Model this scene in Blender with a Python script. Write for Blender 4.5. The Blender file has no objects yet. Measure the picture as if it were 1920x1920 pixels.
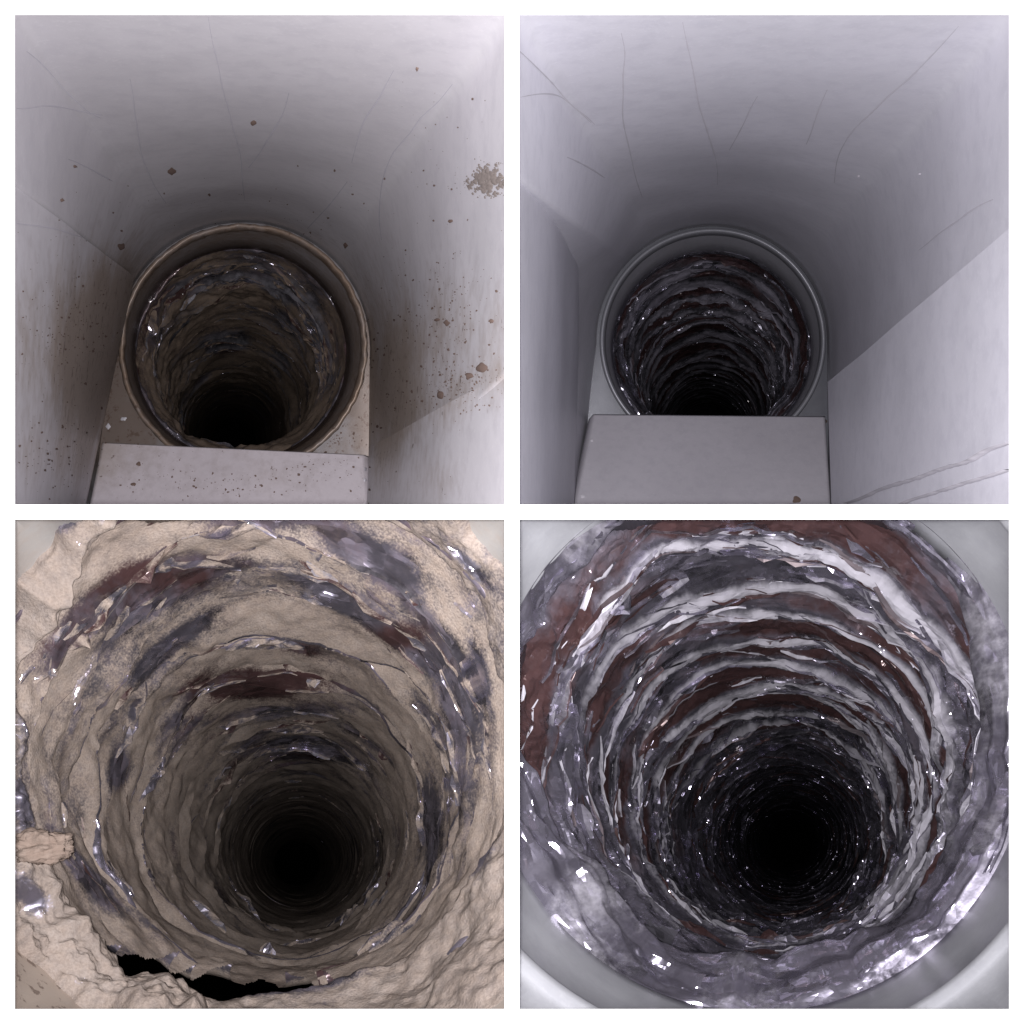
import bpy, math, random
import numpy as np
from mathutils import Vector
from mathutils.bvhtree import BVHTree

# ------------------------------------------------------------------ camera, world, light, exposure
# one unit is one decimetre; the camera sits at the origin and looks along +Y
SC = bpy.context.scene
COL = SC.collection
F = 1663.0                                   # focal length in pixels of the 1920 px photograph
cam = bpy.data.cameras.new('camera')
cam.sensor_width = 36.0
cam.lens = 36.0 * F / 1920.0
cam.clip_start, cam.clip_end = 0.02, 200
camo = bpy.data.objects.new('camera', cam)
camo.rotation_euler = (math.pi / 2, 0, 0)
COL.objects.link(camo)
SC.camera = camo

world = bpy.data.worlds.new('World')
SC.world = world
world.use_nodes = True
bg = world.node_tree.nodes['Background']
bg.inputs[0].default_value = (0.93, 0.92, 1.0, 1)
bg.inputs[1].default_value = 0.25

lamp = bpy.data.lights.new('flash_lamp', 'AREA')      # the phone's flash, beside the lens
lamp.shape = 'DISK'
lamp.size = 0.035
lamp.energy = 112
lamp.color = (1.0, 0.975, 0.985)
lampo = bpy.data.objects.new('flash_lamp', lamp)
lampo.location = (-0.006, -0.004, 0.004)
lampo.rotation_euler = (math.pi / 2, 0, 0)
COL.objects.link(lampo)

SC.view_settings.view_transform = 'Standard'
SC.view_settings.look = 'None'
SC.view_settings.exposure = 0.0
SC.view_settings.gamma = 1.0
SC.cycles.use_denoising = True
SC.cycles.max_bounces = 8
SC.cycles.diffuse_bounces = 4
SC.cycles.glossy_bounces = 4
SC.cycles.sample_clamp_indirect = 4.0
SC.cycles.caustics_reflective = False
SC.cycles.caustics_refractive = False

R0 = 0.534                                   # inner radius of a four inch duct

# ------------------------------------------------------------------ helpers
def P(px, py, d):
    """point at depth d on the sight line of a place in the photograph (arrays welcome)"""
    px, py, d = np.broadcast_arrays(np.asarray(px, float), np.asarray(py, float), np.asarray(d, float))
    return np.stack([(px - 960) / F * d, d, (960 - py) / F * d], -1)

def project(V):
    return 960 + V[..., 0] / V[..., 1] * F, 960 - V[..., 2] / V[..., 1] * F

def h3(ix, iy, iz, seed):
    with np.errstate(over='ignore'):
        n = (ix.astype(np.int64) * 374761393 + iy.astype(np.int64) * 668265263 +
             iz.astype(np.int64) * 2147483647 + seed * 974634541).astype(np.uint64)
        n = (n ^ (n >> np.uint64(13))) * np.uint64(1274126177)
        n = (n ^ (n >> np.uint64(16))) * np.uint64(2246822519)
        n = n ^ (n >> np.uint64(15))
    return (n & np.uint64(0xFFFFFF)).astype(float) / float(0xFFFFFF)

def vn3(p, seed):
    i = np.floor(p).astype(np.int64)
    f = p - i
    f = f * f * (3 - 2 * f)
    out = 0
    for a in (0, 1):
        wa = f[..., 0] if a else 1 - f[..., 0]
        for b in (0, 1):
            wb = f[..., 1] if b else 1 - f[..., 1]
            for c in (0, 1):
                wc = f[..., 2] if c else 1 - f[..., 2]
                out = out + wa * wb * wc * h3(i[..., 0] + a, i[..., 1] + b, i[..., 2] + c, seed)
    return out

def fbm(p, octaves, seed, gain=0.5):
    v, amp, tot = 0, 1.0, 0
    for o in range(octaves):
        v = v + amp * (vn3(p * (2.03 ** o) + 17.3 * o, seed + o) - 0.5)
        tot += amp
        amp *= gain
    return v / tot * 2                                   # about -1..1

def facets(x, y, nx, seed):
    """piecewise flat crumple: random heights joined by triangles; x wraps every nx cells"""
    ix, iy = np.floor(x).astype(np.int64), np.floor(y).astype(np.int64)
    fx, fy = x - ix, y - iy
    z0 = np.zeros_like(ix)
    g = lambda a, b: h3(np.mod(ix + a, nx), iy + b, z0, seed)
    h00, h10, h01, h11 = g(0, 0), g(1, 0), g(0, 1), g(1, 1)
    flip = h3(np.mod(ix, nx), iy, z0, seed + 5) > 0.5
    up = np.where(fx > fy, h00 + (h10 - h00) * fx + (h11 - h10) * fy, h00 + (h11 - h01) * fx + (h01 - h00) * fy)
    dn = np.where(fx + fy < 1, h00 + (h10 - h00) * fx + (h01 - h00) * fy,
                  h11 + (h01 - h11) * (1 - fx) + (h10 - h11) * (1 - fy))
    return np.where(flip, dn, up) - 0.5

def tf_of(th, d, r):
    th, d, r = np.broadcast_arrays(th, d, r)
    return np.stack([th * R0 * 0.34, d, r], -1)

def crumple(th, s, r, size, seed):
    """foil crumple in about -0.5..0.5; size is the length of a crease"""
    q = np.stack([np.cos(th) * r, np.sin(th) * r, s], -1)
    wx = 0.45 * fbm(q / (size * 2.2), 2, seed + 40)
    wy = 0.45 * fbm(q / (size * 2.2) + 9.1, 2, seed + 50)
    n1 = max(3, int(round(2 * math.pi * r / size)))
    u = th / (2 * math.pi)
    a = facets(u * n1 + wx * 1.2 + s / size * 0.0, s / size * 1.25 + wy, n1, seed)
    n2 = int(n1 * 2.3)
    b = facets(u * n2 + wx * 2 + np.round(0), s / size * 2.7 + wy * 2, n2, seed + 7)
    return a * 0.7 + b * 0.38

OFF = {}
def put(name, me, parent=None, mat=None):
    o = bpy.data.objects.new(name, me)
    COL.objects.link(o)
    if parent:
        o.parent = parent
        OFF[o.name] = OFF[parent.name]
    if mat:
        me.materials.append(mat)
    return o

def raw_mesh(name, V, quads=None, tris=None, smooth=True, attrs=None, off=None):
    me = bpy.data.meshes.new(name)
    V = np.asarray(V, float).reshape(-1, 3)
    if off is not None:
        V = V - np.asarray(off)
    me.vertices.add(len(V))
    me.vertices.foreach_set('co', V.astype(np.float32).ravel())
    idx, starts, n = [], [], 0
    for A, k in ((quads, 4), (tris, 3)):
        if A is None or len(A) == 0:
            continue
        A = np.asarray(A, np.int32)
        idx.append(A.ravel())
        starts.append(n + np.arange(len(A), dtype=np.int32) * k)
        n += A.size
    idx = np.concatenate(idx)
    starts = np.concatenate(starts)
    me.loops.add(len(idx))
    me.loops.foreach_set('vertex_index', idx)
    me.polygons.add(len(starts))
    me.polygons.foreach_set('loop_start', starts)
    me.update(calc_edges=True)
    me.polygons.foreach_set('use_smooth', np.full(len(starts), smooth, dtype=bool))
    for k, a in (attrs or {}).items():
        a = np.asarray(a, np.float32)
        if a.size == len(V):
            at = me.attributes.new(k, 'FLOAT', 'POINT')
            at.data.foreach_set('value', a.ravel())
        else:
            at = me.attributes.new(k, 'FLOAT_VECTOR', 'POINT')
            at.data.foreach_set('vector', a.ravel())
    me.validate()
    return me

def grid_idx(nu, nv, wrap_u=False):
    """vertices indexed [v * nu + u]"""
    u = np.arange(nu if wrap_u else nu - 1)
    v = np.arange(nv - 1)
    U, W = np.meshgrid(u, v)
    U2 = (U + 1) % nu
    return np.stack([W * nu + U, W * nu + U2, (W + 1) * nu + U2, (W + 1) * nu + U], -1).reshape(-1, 4)

def grid(name, V, parent, mat, wrap=False, attrs=None, smooth=True, keep=None):
    nv, nu = V.shape[:2]
    off = OFF[parent.name] if parent else None
    Q = grid_idx(nu, nv, wrap)
    if keep is not None:
        Q = Q[keep.ravel()[Q].all(1)]
        if len(Q) == 0:
            return None
    me = raw_mesh(name, V, quads=Q, attrs=attrs, smooth=smooth, off=off)
    return put(name, me, parent, mat)

def root(name, loc, label, cat, group=None):
    o = bpy.data.objects.new(name, None)
    o.empty_display_size = 0.1
    COL.objects.link(o)
    o.location = loc
    OFF[o.name] = tuple(loc)
    o['label'], o['category'], o['kind'] = label, cat, 'thing'
    if group:
        o['group'] = group
    return o

def knots(th, n, rng, lo, hi):
    """random values round the ring joined by straight lines"""
    pos = np.sort((np.arange(n) + rng.uniform(-0.38, 0.38, n)) / n * 2 * math.pi)
    val = rng.uniform(lo, hi, n)
    return np.interp(th, pos, val, period=2 * math.pi)

def ang_interp(th, table):
    a = np.radians([t[0] for t in table])
    return np.interp(th, a, [t[1] for t in table], period=2 * math.pi)

def sm(x, a, b):
    t = np.clip((x - a) / (b - a), 0, 1)
    return t * t * (3 - 2 * t)

# ------------------------------------------------------------------ materials
class NT:
    def __init__(self, name):
        self.m = bpy.data.materials.new(name)
        self.m.use_nodes = True
        self.t = self.m.node_tree
        self.t.nodes.clear()
        self.out = self.t.nodes.new('ShaderNodeOutputMaterial')
    def n(self, typ, **kw):
        nd = self.t.nodes.new(typ)
        for k, v in kw.items():
            setattr(nd, k, v)
        return nd
    def l(self, a, b):
        self.t.links.new(a, b)
    def attr(self, name):
        return self.n('ShaderNodeAttribute', attribute_name=name)
    def val(self, sock, x):
        if hasattr(x, 'is_output') or isinstance(x, bpy.types.NodeSocket):
            self.l(x, sock)
        else:
            sock.default_value = x
    def math(self, op, a, b=0.0, clamp=False):
        nd = self.n('ShaderNodeMath', operation=op, use_clamp=clamp)
        self.val(nd.inputs[0], a)
        self.val(nd.inputs[1], b)
        return nd.outputs[0]
    def noise(self, vec, scale, detail=4, rough=0.55):
        nd = self.n('ShaderNodeTexNoise')
        self.l(vec, nd.inputs['Vector'])
        nd.inputs['Scale'].default_value = scale
        nd.inputs['Detail'].default_value = detail
        nd.inputs['Roughness'].default_value = rough
        return nd.outputs['Fac']
    def ramp(self, x, a, b):
        nd = self.n('ShaderNodeMapRange', interpolation_type='SMOOTHSTEP')
        self.l(x, nd.inputs[0])
        nd.inputs[1].default_value, nd.inputs[2].default_value = a, b
        return nd.outputs[0]
    def mix(self, f, a, b):
        nd = self.n('ShaderNodeMix', data_type='RGBA')
        self.val(nd.inputs['Factor'], f)
        self.val(nd.inputs[6], a)
        self.val(nd.inputs[7], b)
        return nd.outputs[2]
    def bump(self, h, strength, dist):
        nd = self.n('ShaderNodeBump')
        nd.inputs['Strength'].default_value = strength
        nd.inputs['Distance'].default_value = dist
        self.l(h, nd.inputs['Height'])
        return nd.outputs[0]
    def bsdf(self, color, rough, metal=0.0, normal=None, spec=0.5):
        b = self.n('ShaderNodeBsdfPrincipled')
        self.val(b.inputs['Base Color'], color)
        self.val(b.inputs['Roughness'], rough)
        self.val(b.inputs['Metallic'], metal)
        b.inputs['Specular IOR Level'].default_value = spec
        if normal is not None:
            self.l(normal, b.inputs['Normal'])
        return b.outputs[0]
    def mixs(self, f, a, b):
        nd = self.n('ShaderNodeMixShader')
        self.val(nd.inputs[0], f)
        self.l(a, nd.inputs[1])
        self.l(b, nd.inputs[2])
        return nd.outputs[0]
    def done(self, s):
        self.l(s, self.out.inputs[0])
        return self.m
    def pos(self):
        return self.n('ShaderNodeNewGeometry').outputs['Position']

def C(r, g, b):
    return (r, g, b, 1)

def m_plain(name, col, rough=0.6, spec=0.3):
    t = NT(name)
    n = t.noise(t.pos(), 9, 5)
    c = t.mix(n, C(*[x * 0.94 for x in col]), C(*[min(1, x * 1.05) for x in col]))
    return t.done(t.bsdf(c, rough, 0, None, spec))

def m_galv(name, col, dirt=0.0, metal=0.25, rough=0.42, stain_col=(0.26, 0.2, 0.145)):
    t = NT(name)
    p = t.pos()
    n1 = t.noise(p, 2.2, 5, 0.6)
    n2 = t.noise(p, 26, 4, 0.6)
    n3 = t.noise(p, 120, 2, 0.5)
    c = t.mix(n1, C(*[x * 0.86 for x in col]), C(*[x * 1.12 for x in col]))
    c = t.mix(t.math('MULTIPLY', t.ramp(n2, 0.42, 0.7), 0.45), c, C(col[0] * 0.84, col[1] * 0.84, col[2] * 0.86))
    c = t.mix(t.math('MULTIPLY', t.ramp(n3, 0.55, 0.75), 0.35), c, C(col[0] * 1.15, col[1] * 1.15, col[2] * 1.13))
    s = t.attr('stain').outputs['Fac']
    if dirt > 0:
        f = t.math('ADD', s, t.math('MULTIPLY', t.math('SUBTRACT', n2, 0.5), 0.9))
        f = t.math('MULTIPLY', t.ramp(f, 0.08, 1.0), dirt)
        f = t.math('MULTIPLY', f, t.ramp(s, 0.0, 0.12))
        c = t.mix(f, c, C(*stain_col))
        # brown specks thrown by the air stream
        n4 = t.noise(p, 34, 3, 0.7)
        k = t.ramp(t.math('ADD', n4, t.math('MULTIPLY', s, 0.14)), 0.71, 0.77)
        k = t.math('MULTIPLY', k, t.ramp(s, 0.04, 0.3))
        c = t.mix(t.math('MULTIPLY', k, 0.75), c, C(0.115, 0.075, 0.06))
    r = t.math('ADD', t.math('MULTIPLY', n1, 0.22), rough - 0.1)
    nm = t.bump(t.math('ADD', t.math('MULTIPLY', n2, 0.6), t.math('MULTIPLY', n3, 0.4)), 0.1, 0.004)
    return t.done(t.bsdf(c, r, metal, nm, 0.4))

def m_foil(name, dusty, foil=(0.45, 0.42, 0.53), brown=(0.095, 0.03, 0.021), lint=(0.335, 0.285, 0.256), haze=(0.55, 0.53, 0.60)):
    """foil laminate; attributes: tc position on the hose, dust 0..1, brown 0..1, haze 0..1"""
    t = NT(name)
    tc = t.attr('tc').outputs['Vector']
    dust = t.attr('dust').outputs['Fac']
    br = t.attr('brown').outputs['Fac']
    hz = t.attr('haze').outputs['Fac']
    n_f = t.noise(tc, 42, 5, 0.65)
    n_m = t.noise(tc, 11, 5, 0.6)
    n_g = t.noise(tc, 190, 2, 0.6)
    warp = t.n('ShaderNodeVectorMath', operation='MULTIPLY_ADD')
    wn = t.n('ShaderNodeTexNoise')
    tf = t.attr('tf').outputs['Vector']
    t.l(tf, wn.inputs['Vector'])
    wn.inputs['Scale'].default_value = 9
    t.l(wn.outputs['Color'], warp.inputs[0])
    warp.inputs[1].default_value = (0.05, 0.08, 0.05)
    t.l(tf, warp.inputs[2])
    acc = t.n('ShaderNodeNewGeometry').outputs['Normal']
    for sc_, k_ in ((11, 0.55), (30, 0.95), (70, 0.55)):
        vo = t.n('ShaderNodeTexVoronoi', feature='F1')
        t.l(warp.outputs[0], vo.inputs['Vector'])
        vo.inputs['Scale'].default_value = sc_
        sb = t.n('ShaderNodeVectorMath', operation='SUBTRACT')
        t.l(vo.outputs['Color'], sb.inputs[0])
        sb.inputs[1].default_value = (0.5, 0.5, 0.5)
        ma = t.n('ShaderNodeVectorMath', operation='MULTIPLY_ADD')
        t.l(sb.outputs[0], ma.inputs[0])
        ma.inputs[1].default_value = (k_, k_, k_)
        t.l(acc, ma.inputs[2])
        acc = ma.outputs[0]
    nz = t.n('ShaderNodeVectorMath', operation='NORMALIZE')
    t.l(acc, nz.inputs[0])
    nm = nz.outputs[0]
    nmh = t.bump(n_m, 0.12, 0.02)
    mp = t.n('ShaderNodeMapping')
    t.l(tc, mp.inputs['Vector'])
    mp.inputs['Scale'].default_value = (1, 1, 0.14)
    n_s = t.noise(mp.outputs[0], 46, 3, 0.65)
    jit = lambda n, k: t.math('MULTIPLY', t.math('SUBTRACT', n, 0.5), k)
    f_brown = t.math('MULTIPLY', t.ramp(t.math('ADD', br, t.math('ADD', jit(n_m, 0.5), jit(n_s, 0.35))), 0.12, 0.72), 0.92)
    col = t.mix(f_brown, C(*foil), C(*brown))
    met = t.math('SUBTRACT', 0.9, t.math('MULTIPLY', f_brown, 0.6))
    dk = t.n('ShaderNodeVectorMath', operation='SCALE')
    t.l(col, dk.inputs[0])
    dk.inputs['Scale'].default_value = 0.5
    foil_b = t.bsdf(dk.outputs[0], 0.42, met, nmh, 0.6)
    pb = foil_b.node
    pb.inputs['Coat Weight'].default_value = 0.7
    pb.inputs['Coat Roughness'].default_value = 0.09
    t.l(nm, pb.inputs['Coat Normal'])
    shard = t.bsdf(col, 0.16, met, nm, 0.6)
    foil_s = t.mixs(t.math('MULTIPLY', t.ramp(n_m, 0.36, 0.6), t.math('SUBTRACT', 1.0, t.math('MULTIPLY', f_brown, 0.8))), foil_b, shard)
    hz_s = t.bsdf(C(*haze), 0.6, 0.15, nmh, 0.35)
    f_h = t.ramp(t.math('ADD', hz, t.math('ADD', jit(n_s, 0.5), jit(n_m, 0.35))), 0.22, 0.88)
    f_h = t.math('MULTIPLY', t.math('ADD', t.math('MULTIPLY', f_h, 0.86), 0.03), t.math('SUBTRACT', 1.0, t.math('MULTIPLY', f_brown, 0.85)))
    s = t.mixs(f_h, foil_s, hz_s)
    if dusty:
        n_l = t.noise(tc, 5, 4, 0.65)
        lc = t.mix(t.ramp(n_l, 0.25, 0.75), C(lint[0] * 0.66, lint[1] * 0.64, lint[2] * 0.64), C(*[x * 1.2 for x in lint]))
        lc = t.mix(t.ramp(n_m, 0.5, 0.8), lc, C(lint[0] * 0.7, lint[1] * 0.66, lint[2] * 0.66))
        lc = t.mix(t.ramp(n_f, 0.25, 0.8), lc, C(lint[0] * 1.12, lint[1] * 1.06, lint[2]))
        lc = t.mix(t.ramp(n_g, 0.3, 0.7), t.mix(0.3, lc, C(0.1, 0.075, 0.065)), lc)
        ln = t.bump(t.math('ADD', t.math('MULTIPLY', n_f, 0.6), t.math('MULTIPLY', n_g, 0.4)), 0.42, 0.012)
        l_s = t.bsdf(lc, 0.95, 0, ln, 0.1)
        x = t.math('ADD', dust, t.math('MULTIPLY', t.math('SUBTRACT', n_f, 0.5), 0.55))
        x = t.math('ADD', x, t.math('MULTIPLY', t.math('SUBTRACT', n_g, 0.5), 0.5))
        s = t.mixs(t.ramp(x, 0.3, 0.74), s, l_s)
    return t.done(s)

def m_lint(name, col=(0.46, 0.365, 0.295)):
    t = NT(name)
    p = t.pos()
    a, b, c3 = t.noise(p, 7, 5, 0.6), t.noise(p, 30, 5, 0.7), t.noise(p, 130, 3, 0.7)
    c = t.mix(a, C(*[x * 0.8 for x in col]), C(*[x * 1.15 for x in col]))
    c = t.mix(t.ramp(b, 0.3, 0.75), C(col[0] * 0.72, col[1] * 0.68, col[2] * 0.66), c)
    nm = t.bump(t.math('ADD', t.math('MULTIPLY', b, 0.7), t.math('MULTIPLY', c3, 0.5)), 0.4, 0.012)
    return t.done(t.bsdf(c, 1.0, 0, nm, 0.05))

M = {}
M['white'] = m_plain('white_panel', (0.7, 0.7, 0.7), 0.8, 0.1)
M['blackout'] = m_plain('blackout_surface', (0.012, 0.011, 0.012), 0.95, 0.1)
M['galv_dusty'] = m_galv('galvanised_dusty', (0.585, 0.565, 0.605), dirt=0.88, stain_col=(0.33, 0.265, 0.22))
M['galv_clean'] = m_galv('galvanised_clean', (0.60, 0.59, 0.655))
M['ledge_dusty'] = m_galv('ledge_dusty', (0.50, 0.455, 0.495), dirt=0.5, metal=0.05, rough=0.6)
M['ledge_clean'] = m_galv('ledge_clean', (0.41, 0.39, 0.435), metal=0.05, rough=0.6)
M['collar_dusty'] = m_galv('collar_dusty', (0.40, 0.39, 0.385), dirt=0.95, metal=0.1, stain_col=(0.46, 0.385, 0.33))
M['collar_clean'] = m_galv('collar_clean', (0.44, 0.445, 0.48), metal=0.15, rough=0.38)
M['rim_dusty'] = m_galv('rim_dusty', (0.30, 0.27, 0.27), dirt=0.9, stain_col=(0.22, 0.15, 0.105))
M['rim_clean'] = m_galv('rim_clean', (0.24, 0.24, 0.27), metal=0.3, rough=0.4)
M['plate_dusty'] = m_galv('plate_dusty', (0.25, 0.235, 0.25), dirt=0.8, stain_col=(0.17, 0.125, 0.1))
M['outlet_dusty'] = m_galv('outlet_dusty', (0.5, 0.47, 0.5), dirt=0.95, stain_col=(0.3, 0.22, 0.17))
M['plate_shaded'] = m_galv('plate_shaded', (0.15, 0.152, 0.175))  # base darkened: shade on the end plate put into the colour
M['foil_dusty'] = m_foil('foil_dusty', True)
M['foil_clean'] = m_foil('foil_clean', False)
M['foil_crust'] = m_foil('foil_crust', True, lint=(0.255, 0.219, 0.2))  # lint darker than the hose's, countering the lamp's falloff by colour
M['foil_dusty_dimmed'] = m_foil('foil_dusty_dimmed', True, lint=(0.21, 0.163, 0.132), foil=(0.4, 0.38, 0.46))  # same lint as the close hose, darkened to paint in dimmer exposure
M['foil_shaded'] = m_foil('foil_shaded', False, foil=(0.40, 0.385, 0.46), brown=(0.07, 0.02, 0.018), haze=(0.23, 0.215, 0.265))  # clean foil darkened, shade far down the duct painted in
M['lint'] = m_lint('lint')
M['dirt'] = m_plain('dirt', (0.15, 0.105, 0.09), 0.95, 0.1)
M['lint_dark'] = m_lint('lint_dark', (0.27, 0.215, 0.185))
M['dirt_pale'] = m_plain('dirt_pale', (0.2, 0.17, 0.16), 0.95, 0.1)
M['scratch'] = m_plain('scratch', (0.40, 0.385, 0.43), 0.6, 0.2)
M['chip'] = m_plain('chip', (0.5, 0.48, 0.53), 0.35, 0.6)

# ------------------------------------------------------------------ setting: white panel with four openings, added blackout box behind
D_PANEL = 1.25
OPEN = [(28, 28, 946, 946), (974, 28, 1892, 946), (28, 974, 946, 1892), (974, 974, 1892, 1892)]
def build_panel():
    xs = [-1400, 28, 946, 974, 1892, 3300]
    V, T = [], []
    def quad(a, b, c, d):
        i = len(V)
        V.extend([a, b, c, d])
        T.append((i, i + 1, i + 2, i + 3))
    for i in range(5):
        for j in range(5):
            if i in (1, 3) and j in (1, 3):
                continue
            quad(*[tuple(P(x, y, D_PANEL)) for x, y in ((xs[i], xs[j]), (xs[i + 1], xs[j]), (xs[i + 1], xs[j + 1]), (xs[i], xs[j + 1]))])
    g = 9                                               # the edges are cut back on a bevel
    for (x0, y0, x1, y1) in OPEN:
        fr = [(x0, y0), (x1, y0), (x1, y1), (x0, y1)]
        bk = [(x0 - g, y0 - g), (x1 + g, y0 - g), (x1 + g, y1 + g), (x0 - g, y1 + g)]
        for k in range(4):
            a, b = fr[k], fr[(k + 1) % 4]
            c, e = bk[(k + 1) % 4], bk[k]
            quad(tuple(P(*a, D_PANEL)), tuple(P(*b, D_PANEL)), tuple(P(*c, D_PANEL + 0.015)), tuple(P(*e, D_PANEL + 0.015)))
    o = put('wall', raw_mesh('wall', V, quads=T, smooth=False), None, M['white'])  # panel stands in for the white borders between the views
    o['kind'] = 'structure'
    o['label'] = 'white panel forming the borders between the four views, with square openings in front of the ducts'
    # blackout box added behind the panel to stop light leaking in: five faces
    a = [tuple(P(-1400, -1400, D_PANEL + 0.002)), tuple(P(3300, -1400, D_PANEL + 0.002)), tuple(P(3300, 3300, D_PANEL + 0.002)), tuple(P(-1400, 3300, D_PANEL + 0.002))]
    s = 30.0
    a2 = [(-26, D_PANEL + 0.002, 26), (26, D_PANEL + 0.002, 26), (26, D_PANEL + 0.002, -26), (-26, D_PANEL + 0.002, -26)]
    b2 = [(p[0], s, p[2]) for p in a2]
    VV = a + a2 + b2
    Q = [(k, (k + 1) % 4, 4 + (k + 1) % 4, 4 + k) for k in range(4)] + [(4 + k, 4 + (k + 1) % 4, 8 + (k + 1) % 4, 8 + k) for k in range(4)] + [(8, 9, 10, 11)]
    o = put('blackout_box', raw_mesh('blackout_box', VV, quads=Q, smooth=False), None, M['blackout'])
    o['kind'] = 'structure'
build_panel()

# ------------------------------------------------------------------ hose and collar builders
class Path:
    """centre line through (pixel radius, cx, cy) stations of a tube of radius r"""
    def __init__(self, st, r=R0, bounds=None):
        self.bounds = bounds
        st = sorted(st, key=lambda s: -s[0])
        d = np.array([F * r / s[0] for s in st])
        c = P([s[1] for s in st], [s[2] for s in st], d)
        dd = np.linspace(d[0], d[-1], 900)
        xs, zs = np.interp(dd, d, c[:, 0]), np.interp(dd, d, c[:, 2])
        for it in range(3):                               # round the corners of the line
            w = 31
            k = np.ones(w) / w
            xs = np.convolve(np.pad(xs, w // 2, mode='reflect', reflect_type='odd'), k, 'valid')
            zs = np.convolve(np.pad(zs, w // 2, mode='reflect', reflect_type='odd'), k, 'valid')
        self.d, self.x, self.z, self.r = dd, xs, zs, r
    def at(self, d):
        def ex(v):
            y = np.interp(d, self.d, v)
            s0 = (v[20] - v[0]) / (self.d[20] - self.d[0])
            return np.where(d < self.d[0], v[0] + (d - self.d[0]) * s0, y)
        return ex(self.x), ex(self.z)
    def point(self, th, d, r):
        cx, cz = self.at(d)
        V = np.stack([cx + r * np.cos(th), d, cz + r * np.sin(th)], -1)
        if self.bounds is not None:                       # pressed flat where it meets the partition to the next duct
            x0, y0, x1, y1 = self.bounds
            px, py = project(V)
            V = P(np.clip(px, x0 - 11, x1 + 11), np.clip(py, y0 - 11, y1 + 11), V[..., 1])
        return V

def tc_of(th, d, r=R0):
    return np.stack([np.cos(th) * r, np.sin(th) * r, d], -1)

T_NEAR = np.concatenate([[0, .02, .045, .075, .105, .14], np.linspace(.175, .965, 21), [.985, 1.0]])
T_MID = np.array([0, .03, .08, .14, .22, .32, .42, .52, .62, .72, .82, .91, 1.0])
T_FAR = np.array([0, .05, .13, .3, .5, .7, .87, 1.0])

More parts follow.
